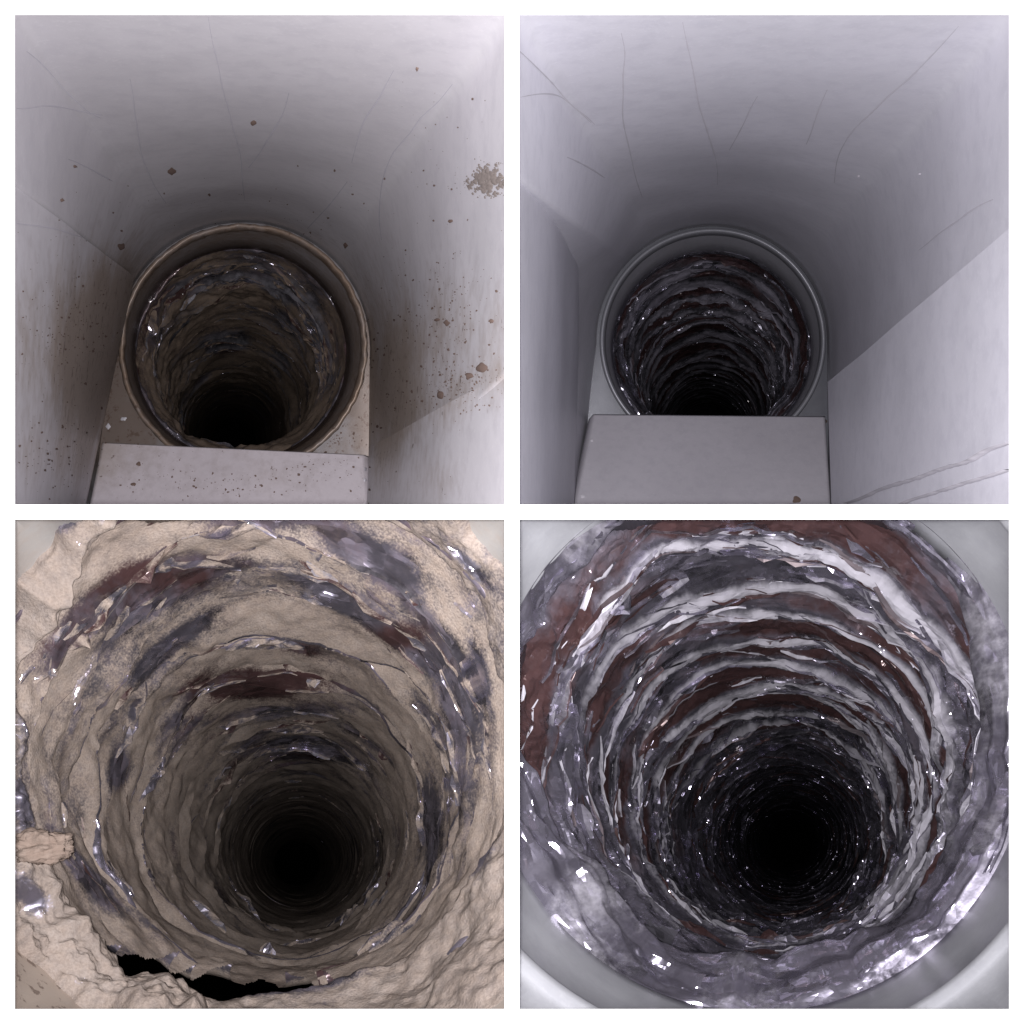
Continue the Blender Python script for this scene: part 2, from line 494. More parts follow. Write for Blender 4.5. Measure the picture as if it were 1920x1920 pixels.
def make_hose(name, label, path, d0, d1, pitch, amp, seed, mat, nth, masks, lint=0.0, crum=0.03, sharp=1.25,
              near_to=4.0, mid_to=7.0, size=0.13, group=None, jit=0.36, flatten_from=4.5, start=None, shreds=900, shred_to=8.0):
    rng = np.random.default_rng(seed)
    cx, cz = path.at(np.array([d0]))
    t = root(name, (float(cx[0]), float(d0), float(cz[0] - R0)), label, 'hose', group)
    ridges = [d0]
    while ridges[-1] < d1:
        ridges.append(ridges[-1] + pitch * rng.uniform(0.62, 1.35) * (1 + 0.9 * float(sm(ridges[-1], 9, 16))))
    ks = [dict(J=lambda th: np.zeros_like(th), A=lambda th: np.full_like(th, amp * (0.6 if start is None else 0.3)))]
    for k in range(1, len(ridges)):
        s1, s2, s3 = rng.integers(1, 1 << 30, 3)
        nk = int(rng.integers(8, 15))
        ph = rng.uniform(0, 6.28)
        def J(th, s1=s1, nk=nk, ph=ph):
            return pitch * (knots(th, nk, np.random.default_rng(s1), -jit, jit) + 0.16 * np.sin(th + ph)
                            + knots(th, 29, np.random.default_rng(s1 + 1), -0.07, 0.07))
        def A(th, s2=s2):
            return amp * (knots(th, 10, np.random.default_rng(s2), 0.3, 1.45) + knots(th, 31, np.random.default_rng(s2 + 1), -0.12, 0.12))
        ks.append(dict(J=J, A=A))
    spots = []
    for k in range(1, len(ridges)):
        dm = ridges[k]
        if dm < near_to:
            T, n = T_NEAR, nth
        elif dm < mid_to:
            T, n = T_MID, int(nth * 0.66)
        else:
            T, n = T_FAR, int(nth * 0.36)
        th1 = np.arange(n) / n * 2 * math.pi
        th, tt = np.meshgrid(th1, T)
        J0, J1 = ks[k - 1]['J'](th1)[None], ks[k]['J'](th1)[None]
        A0, A1 = ks[k - 1]['A'](th1)[None], ks[k]['A'](th1)[None]
        Da, Db = ridges[k - 1] + J0, ridges[k] + J1
        if start is not None:                             # mouth cut away so a dark gap stands for shade behind the lip
            st = ang_interp(th1, start)[None] + pitch * 0.2 * (knots(th1, 31, np.random.default_rng(seed + 500), -1, 1) + 0.5 * knots(th1, 90, np.random.default_rng(seed + 501), -1, 1))[None]
        d = Da + (Db - Da) * tt
        d = d - 0.16 * pitch * np.sin(np.clip(tt / 0.16, 0, 1) * math.pi) * (1 - lint * 0.2)
        tv = np.clip((tt - 0.14) / 0.86, 0, 1)
        r = np.where(tt < 0.14, -A0 * (1 - sm(tt, 0.0, 0.14)), -A1 * tv ** sharp)
        deep_flatten = 1 - 0.62 * sm(d, flatten_from, flatten_from + 3)      # pleats flattened further in, shaped to make the depth darker
        r = r * deep_flatten
        r = R0 + 0.3 * amp + r
        q = tc_of(th, d)
        zone = sm(fbm(q * 1.7 + 8, 2, seed + 90) + 0.25 * sm(-np.cos(th), 0.2, 0.9), -0.1, 0.4)   # where the foil is crushed
        w = crum * deep_flatten * (0.35 + 0.9 * zone)
        for (lam, am, nk) in ((0.115, 0.013, 11), (0.061, 0.0065, 19)):
            kq = np.random.default_rng(seed * 7 + k // 2 + nk)
            ph = (d + 0.5 * lam * knots(th1, nk, kq, -1, 1)[None]) / lam
            tri = np.abs(ph - np.round(ph)) * 2
            r = r - am * (0.3 if lint > 0 else 1.0) * deep_flatten * tri * (0.3 + 0.9 * sm(fbm(q * 2.3 + nk, 2, seed + nk), -0.3, 0.4)) * sm(tt, 0.1, 0.25) * (1 - sm(tt, 0.9, 1))
        r = r + w * 1.3 * crumple(th, d, R0, size, seed) + 0.6 * w * crumple(th, d, R0, size * 0.4, seed + 3) + (0.45 if lint == 0 else 0.12) * w * crumple(th, d, R0, size * 0.22, seed + 4)
        if lint > 0:
            r = r - deep_flatten * lint * (0.009 * fbm(q * 4, 2, seed + 60) + 0.0035 * fbm(q * 26, 3, seed + 70) + 0.016 * sm(fbm(q * 3.1 + 2, 3, seed + 61), 0.25, 0.6))
        V = path.point(th, d, r)
        px, py = project(V)
        dust, brown, haze = masks(th, d, tt, px, py, q, k)
        spots.append((V, th, d, r, T, dust, start is not None and st or None) if False else (V, th, d, r, T, dust, (d > st + 0.05) if start is not None else np.ones_like(d, bool)))
        keep = None
        if start is not None:
            keep = d > st
            if not keep.any():
                continue
        grid('pleat', V, t, mat, wrap=True, keep=keep, smooth=lint > 0, attrs=dict(tc=tc_of(th, d, r), tf=tf_of(th, d, r), dust=np.clip(dust, 0, 1), brown=np.clip(brown, 0, 1), haze=np.clip(haze, 0, 1)))
    make_shreds(t, spots, shreds, mat, seed, path, lint, shred_to)
    return t

def make_shreds(t, spots, count, mat, seed, path, lint, dmax):
    """thin torn edges of foil that lift off the pleats: each hangs on the pleat by one edge"""
    rng = np.random.default_rng(seed + 900)
    spots = [s_ for s_ in spots if s_[2].min() < dmax]
    wts = np.array([1.0 / (1.0 + (0.33 * s_[2].mean()) ** 2) for s_ in spots])
    wts /= wts.sum()
    VV, QQ, TC, TF, DU, BR, HZ = [], [], [], [], [], [], []
    for c in range(count):
        V, th, d, r, T, dust, ok = spots[rng.choice(len(spots), p=wts)]
        nv, nu = V.shape[:2]
        i = int(rng.integers(int(nv * 0.35), nv)) if rng.random() < 0.55 else nv - 1
        j = int(rng.integers(0, nu))
        dm = d[i, j]
        if not ok[i, j]:
            continue
        if not all(ok[i, (j + q_) % nu] for q_ in range(0, 80, 8)):
            continue
        if lint > 0 and rng.random() > 0.12 + 0.9 * (dust[i, j] < 0.55):
            continue
        ln = rng.uniform(0.06, 0.32) * (0.7 if lint > 0 else 1.0) * (1.0 if dm < 4 else 1.6)
        n = max(4, int(ln / 0.026))
        st = max(1, int(round(ln / n / (2 * math.pi * R0 / nu))))
        w = rng.uniform(0.006, 0.026) * (1.0 if rng.random() < 0.85 else 1.5) * (1.5 if lint > 0 else 1.0) / (1 + 0.5 * float(sm(dm, 5, 9)))
        al = math.radians(rng.uniform(5, 50 if dm < 6 else 30))
        sg = 1 if rng.random() < 0.65 else -1
        drift = rng.uniform(-1.2, 1.2)
        b = len(VV)
        hz = (0.0 if dm > 4.4 and lint == 0 and dmax > 14 else 1.0) * rng.random() ** 2.0 * (0.55 if lint > 0 else 1.0)
        br = 0.9 if rng.random() < 0.2 else 0.0
        for m in range(n + 1):
            jj = (j + m * st) % nu
            ii = int(np.clip(i + drift * m, 0, nv - 1))
            p0 = V[ii, jj]
            a = th[ii, jj]
            er = -np.array([math.cos(a), 0, math.sin(a)])
            env = math.sin(math.pi * (m + 0.25) / (n + 0.5)) ** 0.6
            for e, (fa, fb) in enumerate(((0, 0), (0.5, 0.6), (1, 1))):
                k_ = al * (0.6 + 0.8 * rng.random())
                q = p0 + er * 0.002 + w * env * fb * (np.array([0, sg, 0]) * math.cos(k_) * rng.uniform(0.75, 1.15) + er * math.sin(k_) * rng.uniform(0.65, 1.15)) if e else p0
                if dm > 0:
                    VV.append(q)
                TC.append(tc_of(np.array(a), np.array(d[ii, jj] + fb * w), r[ii, jj]))
                TF.append((a * R0 * 0.34, d[ii, jj] + fb * w, r[ii, jj]))
                DU.append(0.0 if lint == 0 else float(np.clip(rng.uniform(0.1, 0.85), 0, 1)))
                BR.append(br)
                HZ.append(hz)
            if m:
                o = b + m * 3
                for e in (0, 1):
                    QQ.append((o - 3 + e, o + e, o + e + 1, o + e - 2))
    o = put('foil_shreds', raw_mesh('foil_shreds', VV, quads=QQ, smooth=False, off=OFF[t.name], attrs=dict(tc=np.array(TC), tf=np.array(TF), dust=DU, brown=BR, haze=HZ)), t, mat)
    o['kind'] = 'stuff'

def blob(px, py, x, y, sx, sy, rot=0.0):
    a = math.radians(rot)
    u = (px - x) * math.cos(a) + (py - y) * math.sin(a)
    v = -(px - x) * math.sin(a) + (py - y) * math.cos(a)
    return np.exp(-((u / sx) ** 2 + (v / sy) ** 2))

def make_collar(parent, path, prof, mat, name='sleeve', stain=None, n=256):
    """prof: rows of (depth, radius)"""
    th1 = np.arange(n) / n * 2 * math.pi
    D = np.array([p[0] for p in prof])
    RR = np.array([p[1] for p in prof])
    th, d = np.meshgrid(th1, D)
    r = np.repeat(RR[:, None], n, 1)
    r = r + 0.003 * fbm(tc_of(th, d) * 2.5, 2, 77)
    V = path.point(th, d, r)
    px, py = project(V)
    s = stain(px, py, tc_of(th, d)) if stain else np.zeros_like(px)
    return grid(name, V, parent, mat, wrap=True, attrs=dict(stain=np.clip(s, 0, 1)))

# ------------------------------------------------------------------ lower left: the hose full of lint, close up
PB = Path([(720, 466, 1340), (640, 470, 1362), (530, 480, 1408), (440, 492, 1452), (340, 515, 1506), (250, 542, 1550),
           (180, 560, 1582), (120, 563, 1602), (70, 560, 1615), (34, 556, 1620)], bounds=OPEN[2])
HOSES = 'flexible foil hoses behind the wall openings'
def masks_before_close(th, d, tt, px, py, q, k):
    dust = 0.72 + 0.30 * fbm(q * 2.6, 3, 5) + 0.62 * fbm(q * np.array([3.2, 3.2, 11.0]), 3, 6) + 0.14 * sm(-np.sin(th + 0.5), -0.3, 0.6)
    dust = dust - 0.8 * sm(-tt, -0.13, -0.05)
    for (x, y, sx, sy, rot, w) in ((475, 1283, 95, 24, -4, 1.3), (190, 1150, 130, 34, -40, 0.85), (330, 1085, 120, 40, -22, 0.9),
                                   (500, 957, 120, 26, -2, 0.8), (690, 1040, 110, 34, 30, 0.95), (640, 1120, 110, 26, 30, 0.75),
                                   (735, 1195, 60, 16, 38, 1.1), (800, 1250, 40, 120, -20, 0.5), (860, 1330, 30, 150, -8, 0.6),
                                   (900, 1250, 18, 130, -10, 0.5), (225, 1440, 22, 40, 10, 1.0), (170, 1650, 90, 16, 50, 0.9),
                                   (560, 1215, 60, 16, 10, 0.6), (500, 1340, 150, 14, -4, 0.55), (560, 1400, 160, 30, 5, 0.35),
                                   (800, 1560, 20, 70, 0, 0.6), (290, 1240, 70, 12, -40, 0.6), (340, 1190, 90, 12, -35, 0.6)):
        dust = dust - w * blob(px, py, x, y, sx, sy, rot)
    brown = 0.32 + 0.45 * fbm(q * 2.1 + 3, 3, 15) + 0.9 * blob(px, py, 475, 1283, 110, 40) + 0.6 * blob(px, py, 735, 1195, 80, 30) + 0.3 * blob(px, py, 330, 1085, 120, 40)
    haze = 0.35 * sm(tt, 0.6, 0.97) * (0.5 + 0.5 * np.sin(th)) * (0.6 + fbm(q * 3, 2, 51))
    return dust, brown, haze
hose_b = make_hose('foil_hose', 'foil hose caked inside with beige lint, close up in the lower left opening', PB, 1.72, 21.0, 0.225, 0.052,
                   11, M['foil_dusty'], 800, masks_before_close, lint=1.0, crum=0.024, near_to=3.7, size=0.19, jit=0.3, group=HOSES,
                   start=[(0, 1.6), (170, 1.6), (198, 1.6), (215, 1.8), (232, 2.2), (250, 2.55), (264, 2.72), (280, 2.55), (296, 2.1), (312, 1.7), (335, 1.6)])

def make_lip(name, parent, path, inner, dpt, thick, mat, seed, rows=60, n=900, crum=0.03, fuzz=0.0, size=0.16, mask=None, d_out=1.5, r_out=None):
    """a ring that lies on the collar, rises inward and ends in a ragged inner edge"""
    th1 = np.arange(n) / n * 2 * math.pi
    v1 = np.linspace(0, 1, rows)
    th, v = np.meshgrid(th1, v1)
    rng = np.random.default_rng(seed)
    edge = knots(th1, 17, rng, -0.012, 0.012)[None] + knots(th1, 53, rng, -0.006, 0.006)[None]
    r_in = inner(th1)[None] + edge
    d_in = dpt(th1)[None] + knots(th1, 15, rng, -0.05, 0.05)[None] * (0.3 if fuzz > 0 else 1)
    do = d_out(th1)[None] if callable(d_out) else d_out
    if fuzz > 0:
        do = do + knots(th1, 25, rng, -0.07, 0.05)[None] + knots(th1, 80, rng, -0.03, 0.03)[None] + 0.03 * fbm(tc_of(th1, 0 * th1) * 20, 3, seed)[None]
    ro = np.interp(do, [1.33, 1.42, 1.5, 1.6, 1.75, 1.92], [0.604, 0.592, 0.582, 0.572, 0.56, 0.552]) + 0.004 if r_out is None else r_out
    vv = np.clip(v / 0.86, 0, 1)
    d = do + (d_in - do) * vv
    r = ro + (r_in - ro) * vv ** 1.35 - thick(th1)[None] * np.sin(np.clip(vv, 0, 1) * math.pi) ** 0.6
    back = sm(v, 0.86, 1.0)                           # the edge curls outward behind
    r = r + back * (ro + 0.05 - r_in) * 0.9
    d = d + back * 0.03
    q = tc_of(th, d)
    env = sm(v, 0.0, 0.12)
    fold = v * 2.3 + knots(th1, 8, rng, -1.0, 1.0)[None]
    r = r - env * crum * 0.4 * sm(fbm(q * 2.2, 2, seed + 33), -0.1, 0.5) * np.abs(fold - np.round(fold)) * 2
    r = r - env * crum * 1.3 * (crumple(th, d + (r - R0) * 0.9, R0, size, seed) + 0.5 * crumple(th, d + (r - R0), R0, size * 0.4, seed + 8))
    q = tc_of(th, d, r)
    if fuzz > 0:
        r = r - env * fuzz * (0.5 + thick(th1)[None] / 0.05) * (1.1 * fbm(q * 4.5, 2, seed + 1) + 0.5 * fbm(q * 11, 3, seed + 2, 0.6) + 0.2 * fbm(q * 40, 3, seed + 4))
        d = d - env * fuzz * 0.5 * np.abs(fbm(q * 8 + 5, 3, seed + 3))
    V = path.point(th, d, r)
    px, py = project(V)
    du, br, hz = mask(th, d, v, px, py, q)
    return grid(name, V, parent, mat, wrap=True, smooth=True, attrs=dict(tc=tc_of(th, d, r), tf=tf_of(th, d, r), dust=np.clip(du, 0, 1), brown=np.clip(br, 0, 1), haze=np.clip(hz, 0, 1), stain=np.clip(du, 0, 1)))

cx, cz = PB.at(np.array([1.3]))
col_b = root('duct_collar', (float(cx[0]), 1.3, float(cz[0] - R0)), 'dusty round metal collar smeared with lint around the lower left hose', 'duct collar', 'round metal collars')
def stain_cb(px, py, q):
    return 0.3 + 0.65 * sm(py, 1300, 1750) + 0.35 * fbm(q * 4, 3, 31) - 0.5 * blob(px, py, 930, 1850, 90, 90)
make_collar(col_b, PB, [(1.27, 0.63), (1.33, 0.604), (1.42, 0.592), (1.5, 0.582), (1.6, 0.572), (1.75, 0.56), (1.92, 0.552), (1.92, 0.58)],
            M['collar_dusty'], 'sleeve', stain_cb)

lint_tab = [(0, .018), (40, .016), (70, .012), (95, .02), (115, .045), (140, .05), (165, .045), (190, .06), (205, .085), (225, .075), (245, .085), (256, .06), (263, .012), (285, .01), (305, .022), (330, .03)]
inn_tab = [(0, .515), (60, .525), (100, .515), (130, .50), (170, .50), (190, .475), (215, .475), (240, .468), (256, .462), (262, .452), (270, .452), (290, .456), (310, .474), (335, .50)]
def m_crust(th, d, v, px, py, q):
    du = 0.78 + 0.4 * fbm(q * 3, 3, 44) + 0.4 * fbm(q * np.array([5, 5, 13.0]), 3, 45) - 0.5 * sm(v, 0.8, 0.95) + 0.3 * blob(px, py, 280, 1800, 220, 80, 35)
    for (x, y, sx, sy, rot, w) in ((250, 1030, 30, 12, -30, .6), (150, 957, 60, 14, -40, .7), (900, 1330, 16, 90, -6, 0.9), (870, 1180, 16, 100, -20, .7), (560, 1842, 90, 14, -8, 1.1),
                                   (830, 1610, 80, 12, -52, 1.2), (905, 1590, 16, 50, 20, 1.1), (760, 1690, 80, 10, -35, .8), (60, 1680, 40, 24, 40, .8), (880, 1060, 70, 12, 45, .6),
                                   (60, 1500, 30, 60, 0, .7), (60, 1330, 20, 60, 0, .5)):
        du = du - w * blob(px, py, x, y, sx, sy, rot)
    return du, 0.1 + 0 * du, 0.14 + 0 * du
lint_b = make_lip('lint_crust', None, PB, lambda a: ang_interp(a, inn_tab), lambda a: ang_interp(a, [(0, 1.78), (90, 1.72), (180, 1.75), (250, 1.8), (300, 1.84)]),
                  lambda a: ang_interp(a, lint_tab), M['foil_crust'], 23, rows=70, n=1000, crum=0.016, fuzz=0.036, mask=m_crust,
                  d_out=lambda a: ang_interp(a, [(0, 1.6), (45, 1.62), (90, 1.6), (135, 1.66), (180, 1.66), (225, 1.63), (270, 1.5), (315, 1.46)]))
lint_b['label'] = 'ragged crust of beige lint and torn foil around the mouth of the lower left hose'
lint_b['category'] = 'lint crust'
lint_b['kind'] = 'thing'
OFF[lint_b.name] = (0, 0, 0)

def lint_clump(px, py, d, size, label, seed):
    n, m_ = 60, 40
    a, b = np.meshgrid(np.arange(n) / n * 2 * math.pi, np.linspace(0, math.pi, m_))
    V = np.stack([np.cos(a) * np.sin(b), np.sin(a) * np.sin(b), np.cos(b)], -1)
    k = 1 + 0.5 * fbm(V * 1.7 + seed, 3, seed) + 0.3 * fbm(V * 4, 3, seed + 1) + 0.14 * fbm(V * 12, 3, seed + 2)
    V = V * k[..., None] * np.array(size)
    o = grid('lint_clump', V + P(px, py, d), None, M['lint_dark'], wrap=True)
    o['label'], o['category'], o['kind'] = label, 'lint clump', 'thing'
lint_clump(72, 1590, 1.70, (0.058, 0.04, 0.03), 'small grey brown lint clump sticking out at the left edge of the lint crust', 5)

# ------------------------------------------------------------------ lower right: the clean hose, close up
PA = Path([(720, 1390, 1308), (605, 1405, 1340), (480, 1425, 1392), (418, 1430, 1425), (330, 1445, 1475), (250, 1460, 1538),
           (190, 1470, 1568), (145, 1480, 1574), (100, 1482, 1576), (60, 1482, 1578), (34, 1482, 1580)], bounds=OPEN[3])
def masks_after_close(th, d, tt, px, py, q, k):
    up = np.sin(th)
    n = fbm(q * np.array([2.2, 2.2, 2.2]), 3, 105)
    kk = math.sin(k * k * 5.3 + k)
    brown = 1.25 * sm(tt, 0.1, 0.2) * (1 - sm(tt, 0.58, 0.78)) * (0.5 + 0.8 * n + 0.3 * kk) * sm(up, -0.75, 0.0)
    brown = brown + 0.55 * blob(px, py, 1000, 1480, 45, 220) + 0.3 * blob(px, py, 1100, 1190, 120, 60, -40)
    brown = brown * (1 - sm(d, 3.8, 5.2) * 0.6)
    hz = sm(tt, 0.62, 0.93) * (0.40 + 0.6 * sm(up, -0.2, 0.7) + 0.35 * fbm(q * 1.8 + 4, 2, 108)) + 0.25 * sm(np.cos(th), 0.2, 0.9)
    hz = hz - 0.4 * blob(px, py, 1130, 1330, 90, 190, 15) - 0.95 * sm(d, 3.9, 4.9)
    return 0 * tt, brown, hz
hose_a = make_hose('foil_hose', 'clean shiny foil hose with brown and silver pleats, close up in the lower right opening', PA, 1.86, 21.0, 0.28, 0.056,
                   12, M['foil_clean'], 800, masks_after_close, lint=0.0, crum=0.034, near_to=3.8, size=0.14, shreds=1700, shred_to=15.0, group=HOSES,
                   start=[(0, 1.7), (200, 1.7), (225, 2.1), (250, 2.6), (275, 2.9), (300, 2.5), (325, 1.9), (340, 1.7)])
def m_lipA(th, d, v, px, py, q):
    return 0 * v, 0.08 + 0.3 * fbm(q * 4, 2, 9) * sm(np.cos(th), -0.2, 0.5), 0.16 + 0.6 * fbm(q * 3.5, 3, 120) + 0.22 * sm(np.cos(th), 0.5, 0.95) * sm(np.sin(th), -0.6, 0.2)
make_lip('foil_lip', hose_a, PA, lambda a: ang_interp(a, [(0, .515), (45, .522), (90, .53), (135, .53), (170, .525), (195, .505), (215, .475), (235, .468), (250, .462), (270, .455), (290, .458), (310, .478), (335, .50)]),
         lambda a: ang_interp(a, [(0, 1.93), (90, 1.84), (135, 1.84), (180, 1.9), (230, 1.98), (270, 2.02), (315, 2.0)]),
         lambda a: ang_interp(a, [(0, .012), (90, .004), (180, .006), (220, .02), (250, .014), (270, .012), (300, .018)]), M['foil_clean'], 31, rows=56, n=900,
         crum=0.05, mask=m_lipA, size=0.22, r_out=R0 + 0.0225,
         d_out=lambda a: ang_interp(a, [(0, 1.82), (60, 1.79), (90, 1.79), (140, 1.79), (180, 1.82), (225, 1.84), (270, 1.86), (315, 1.86)]))
cx, cz = PA.at(np.array([1.3]))
col_a = root('duct_collar', (float(cx[0]), 1.3, float(cz[0] - R0)), 'clean galvanised round collar with a raised bead around the lower right hose', 'duct collar', 'round metal collars')
make_collar(col_a, PA, [(1.27, 0.63), (1.33, 0.606), (1.42, 0.594), (1.50, 0.584), (1.512, 0.577), (1.528, 0.566), (1.545, 0.561), (1.562, 0.564), (1.578, 0.571), (1.59, 0.575), (1.7, 0.564), (1.8, 0.557), (1.95, 0.552), (1.95, 0.58)],
            M['collar_clean'], 'sleeve')

# ------------------------------------------------------------------ upper pictures: sheet metal boots with a round outlet
def patch(name, parent, mat, corners, nu=60, nv=60, stain=None, dent=0.006, seed=1):
    """a sheet between four corners (near top, far top, far bottom, near bottom), each (px, py, depth)"""
    a, b, c, e = [P(*k) for k in corners]
    u, v = np.meshgrid(np.linspace(0, 1, nu), np.linspace(0, 1, nv))
    u, v = u[..., None], v[..., None]
    V = (a * (1 - u) + b * u) * (1 - v) + (e * (1 - u) + c * u) * v
    nrm = np.cross(b - a, e - a)
    nrm /= np.linalg.norm(nrm)
    V = V + nrm * (dent * fbm(V * 1.6, 2, seed))[..., None]
    px, py = project(V)
    s = stain(px, py, V) if stain else np.zeros_like(px)
    return grid(name, V, parent, mat, attrs=dict(stain=np.clip(s, 0, 1)))

def loft(name, parent, mat, far, near, stain=None, nu=320, nv=70, dent=0.008, seed=3):
    """far, near: outlines (n, 3) joined by straight generators"""
    v = np.linspace(0, 1, nv)[:, None, None]
    V = far[None] * (1 - v) + near[None] * v
    env = np.sin(v[..., 0] * math.pi) ** 0.5
    V[..., 2] += env * dent * fbm(V * 1.3, 2, seed)
    px, py = project(V)
    s = stain(px, py, V) if stain else np.zeros_like(px)
    return grid(name, V, parent, mat, wrap=True, attrs=dict(stain=np.clip(s, 0, 1)))

def outline_far(cx, cy, R, xl, xr, yb, d, n=320):
    th = np.arange(n) / n * 2 * math.pi
    c, s = np.cos(th), np.sin(th)
    x = cx + R * c
    y = cy - R * s
    low = s < 0
    hw = np.where(c < 0, cx - xl, xr - cx)
    hw = R + (hw - R) * sm(-s, 0.0, 0.45)
    e = 1 - 0.55 * sm(-s, 0.0, 0.45)
    x = np.where(low, cx + np.sign(c) * hw * np.abs(c) ** e, cx + R * c)
    y = np.where(low, cy + (R + (yb - cy - R) * sm(-s, 0.0, 0.45)) * np.abs(s) ** e, y)
    return P(x, y, d), th

def outline_near(cx, cy, x0, y0, x1, y1, dtab, th):
    d = ang_interp(th, dtab)
    c, s = np.cos(th), np.sin(th)
    k = np.full_like(th, 1e9)
    p = 40.0                                               # a rectangle with rounded corners
    ax = np.where(c > 0, x1 - cx, cx - x0)
    ay = np.where(s > 0, cy - y0, y1 - cy)
    k = ((np.abs(c) / ax) ** p + (np.abs(s) / ay) ** p) ** (-1 / p)
    return P(cx + k * c, cy - k * s, d)

def box_ledge(name, parent, mat, front, back_d, stain):
    """front: four corners (tl, tr, br, bl) of the face, each (px, py, d); the block runs back to back_d"""
    nu, nv = 90, 60
    tl, tr, br, bl = [P(*k) for k in front]
    u = np.linspace(0, 1, nu)[None, :, None]
    v = np.linspace(0, 1, nv)[:, None, None]
    Fc = (tl * (1 - u) + tr * u) * (1 - v) + (bl * (1 - u) + br * u) * v
    Fc[..., 1] += 0.004 * fbm(Fc * 2, 2, 9)
    rows = []
    for (a, b) in ((1.0, -0.0), (0.5, -0.002), (0.05, -0.003), (0.012, 0.0)):          # the top, with a rolled edge
        r = Fc[0] + np.array([0, 1, 0]) * (back_d - front[0][2]) * a
        r[:, 2] += b - 0.012 * (1 - min(1, (a / 0.05))) if a < 0.05 else b
        rows.append(r)
    V = np.concatenate([np.stack(rows), Fc + np.array([0, 0, -0.004])], 0)
    L = V[:, :1] + (np.array([0, 1, 0]) * (back_d - front[0][2]))[None, None]
    Rr = V[:, -1:] + (np.array([0, 1, 0]) * (back_d - front[0][2]))[None, None]
    L[:4, :, 1] = V[:4, :1, 1]
    Rr[:4, :, 1] = V[:4, -1:, 1]
    V = np.concatenate([L, V, Rr], 1)
    px, py = project(V)
    return grid(name, V, parent, mat, attrs=dict(stain=np.clip(stain(px, py, V), 0, 1)))

class Caster:
    """finds the place on built metal that a spot of the photograph shows, so that marks lie on it"""
    def __init__(self, objs):
        V, Fa, n = [], [], 0
        for o in objs:
            off = np.array(OFF[o.name])
            co = np.zeros(len(o.data.vertices) * 3, np.float32)
            o.data.vertices.foreach_get('co', co)
            co = co.reshape(-1, 3) + off
            V.extend(map(tuple, co.tolist()))
            Fa.extend([tuple(i + n for i in p.vertices) for p in o.data.polygons])
            n += len(co)
        self.b = BVHTree.FromPolygons(V, Fa)
    def hit(self, x, y, lift=0.0):
        dr = Vector(P(x, y, 1.0)).normalized()
        p, nrm, i, dist = self.b.ray_cast(Vector((0, 0, 0)), dr)
        if p is None:
            return None
        if nrm.dot(dr) > 0:
            nrm = -nrm
        return p + nrm * lift

def strip(name, parent, caster, pts, w, mat, lift=0.003):
    """a raised hairline that follows pixel points over the metal"""
    pts = np.array(pts, float)
    seg = np.r_[0, np.cumsum(np.hypot(*np.diff(pts, axis=0).T))]
    n = max(8, int(seg[-1] / 7))
    s = np.linspace(0, seg[-1], n)
    x, y = np.interp(s, seg, pts[:, 0]), np.interp(s, seg, pts[:, 1])
    wr = np.random.default_rng(int(pts.sum()))
    x = x + np.interp(s, np.linspace(0, seg[-1], 9), wr.normal(0, 3.5, 9))
    y = y + np.interp(s, np.linspace(0, seg[-1], 9), wr.normal(0, 2.5, 9))
    for it in range(12):
        x[1:-1] = (x[:-2] + 2 * x[1:-1] + x[2:]) / 4
        y[1:-1] = (y[:-2] + 2 * y[1:-1] + y[2:]) / 4
    tx, ty = np.gradient(x), np.gradient(y)
    L = np.hypot(tx, ty) + 1e-9
    nx, ny = -ty / L, tx / L
    V = []
    for i in range(n):
        ww = w * (0.25 + 0.75 * math.sin(math.pi * (i + 0.5) / n) ** 0.5) * wr.uniform(0.6, 1.25)
        row = [caster.hit(x[i] + nx[i] * k * ww, y[i] + ny[i] * k * ww, lift * (1 - abs(k)) + 0.0008) for k in (-1, 0, 1)]
        if any(r is None for r in row):
            continue
        V.append([tuple(r) for r in row])
    if len(V) < 2:
        return None
    return grid(name, np.array(V), parent, mat)

def speck_geo(caster, x, y, r, rng, lift, n=9, squash=1.0):
    c = caster.hit(x, y, lift)
    if c is None:
        return None
    a0 = rng.uniform(0, 6.28)
    V = [tuple(c)]
    if n > 10:
        aa = np.arange(n) / n * 2 * math.pi
        rr = r * (0.9 + sum(rng.uniform(-0.16, 0.16) * np.sin(aa * k + rng.uniform(0, 6.28)) for k in (1, 2, 3, 4, 5, 7, 9, 13) if k <= n / 4))
    else:
        rr = r * (0.55 + 0.75 * rng.random(n))
    for i in range(n):
        a = a0 + i / n * 2 * math.pi
        p = caster.hit(x + rr[i] * math.cos(a), y + rr[i] * squash * math.sin(a), 0.0008)
        if p is None:
            return None
        V.append(tuple(p))
    return V, [(0, 1 + i, 1 + (i + 1) % n) for i in range(n)]

def specks(name, parent, caster, items, mat, seed, stuff=False):
    rng = np.random.default_rng(seed)
    if stuff:
        VV, TT = [], []
        for (x, y, r) in items:
            g = speck_geo(caster, x, y, r, rng, 0.0015 + 0.0003 * r, 7, rng.uniform(0.6, 1.4))
            if g:
                b = len(VV)
                VV += g[0]
                TT += [tuple(i + b for i in t) for t in g[1]]
        o = put(name, raw_mesh(name, VV, tris=TT, off=OFF[parent.name]), parent, mat)
        o['kind'] = 'stuff'
        return
    for (x, y, r) in items:
        g = speck_geo(caster, x, y, r * 0.8, rng, 0.006, 18, rng.uniform(0.6, 1.3))
        if g:
            put(name, raw_mesh(name, g[0], tris=g[1], off=OFF[parent.name]), parent, mat)

def ring_rows(path, prof, n=300):
    th1 = np.arange(n) / n * 2 * math.pi
    th, _ = np.meshgrid(th1, np.zeros(len(prof)))
    d = np.repeat(np.array([p[0] for p in prof])[:, None], n, 1)
    r = np.repeat(np.array([p[1] for p in prof])[:, None], n, 1)
    return th, d, r

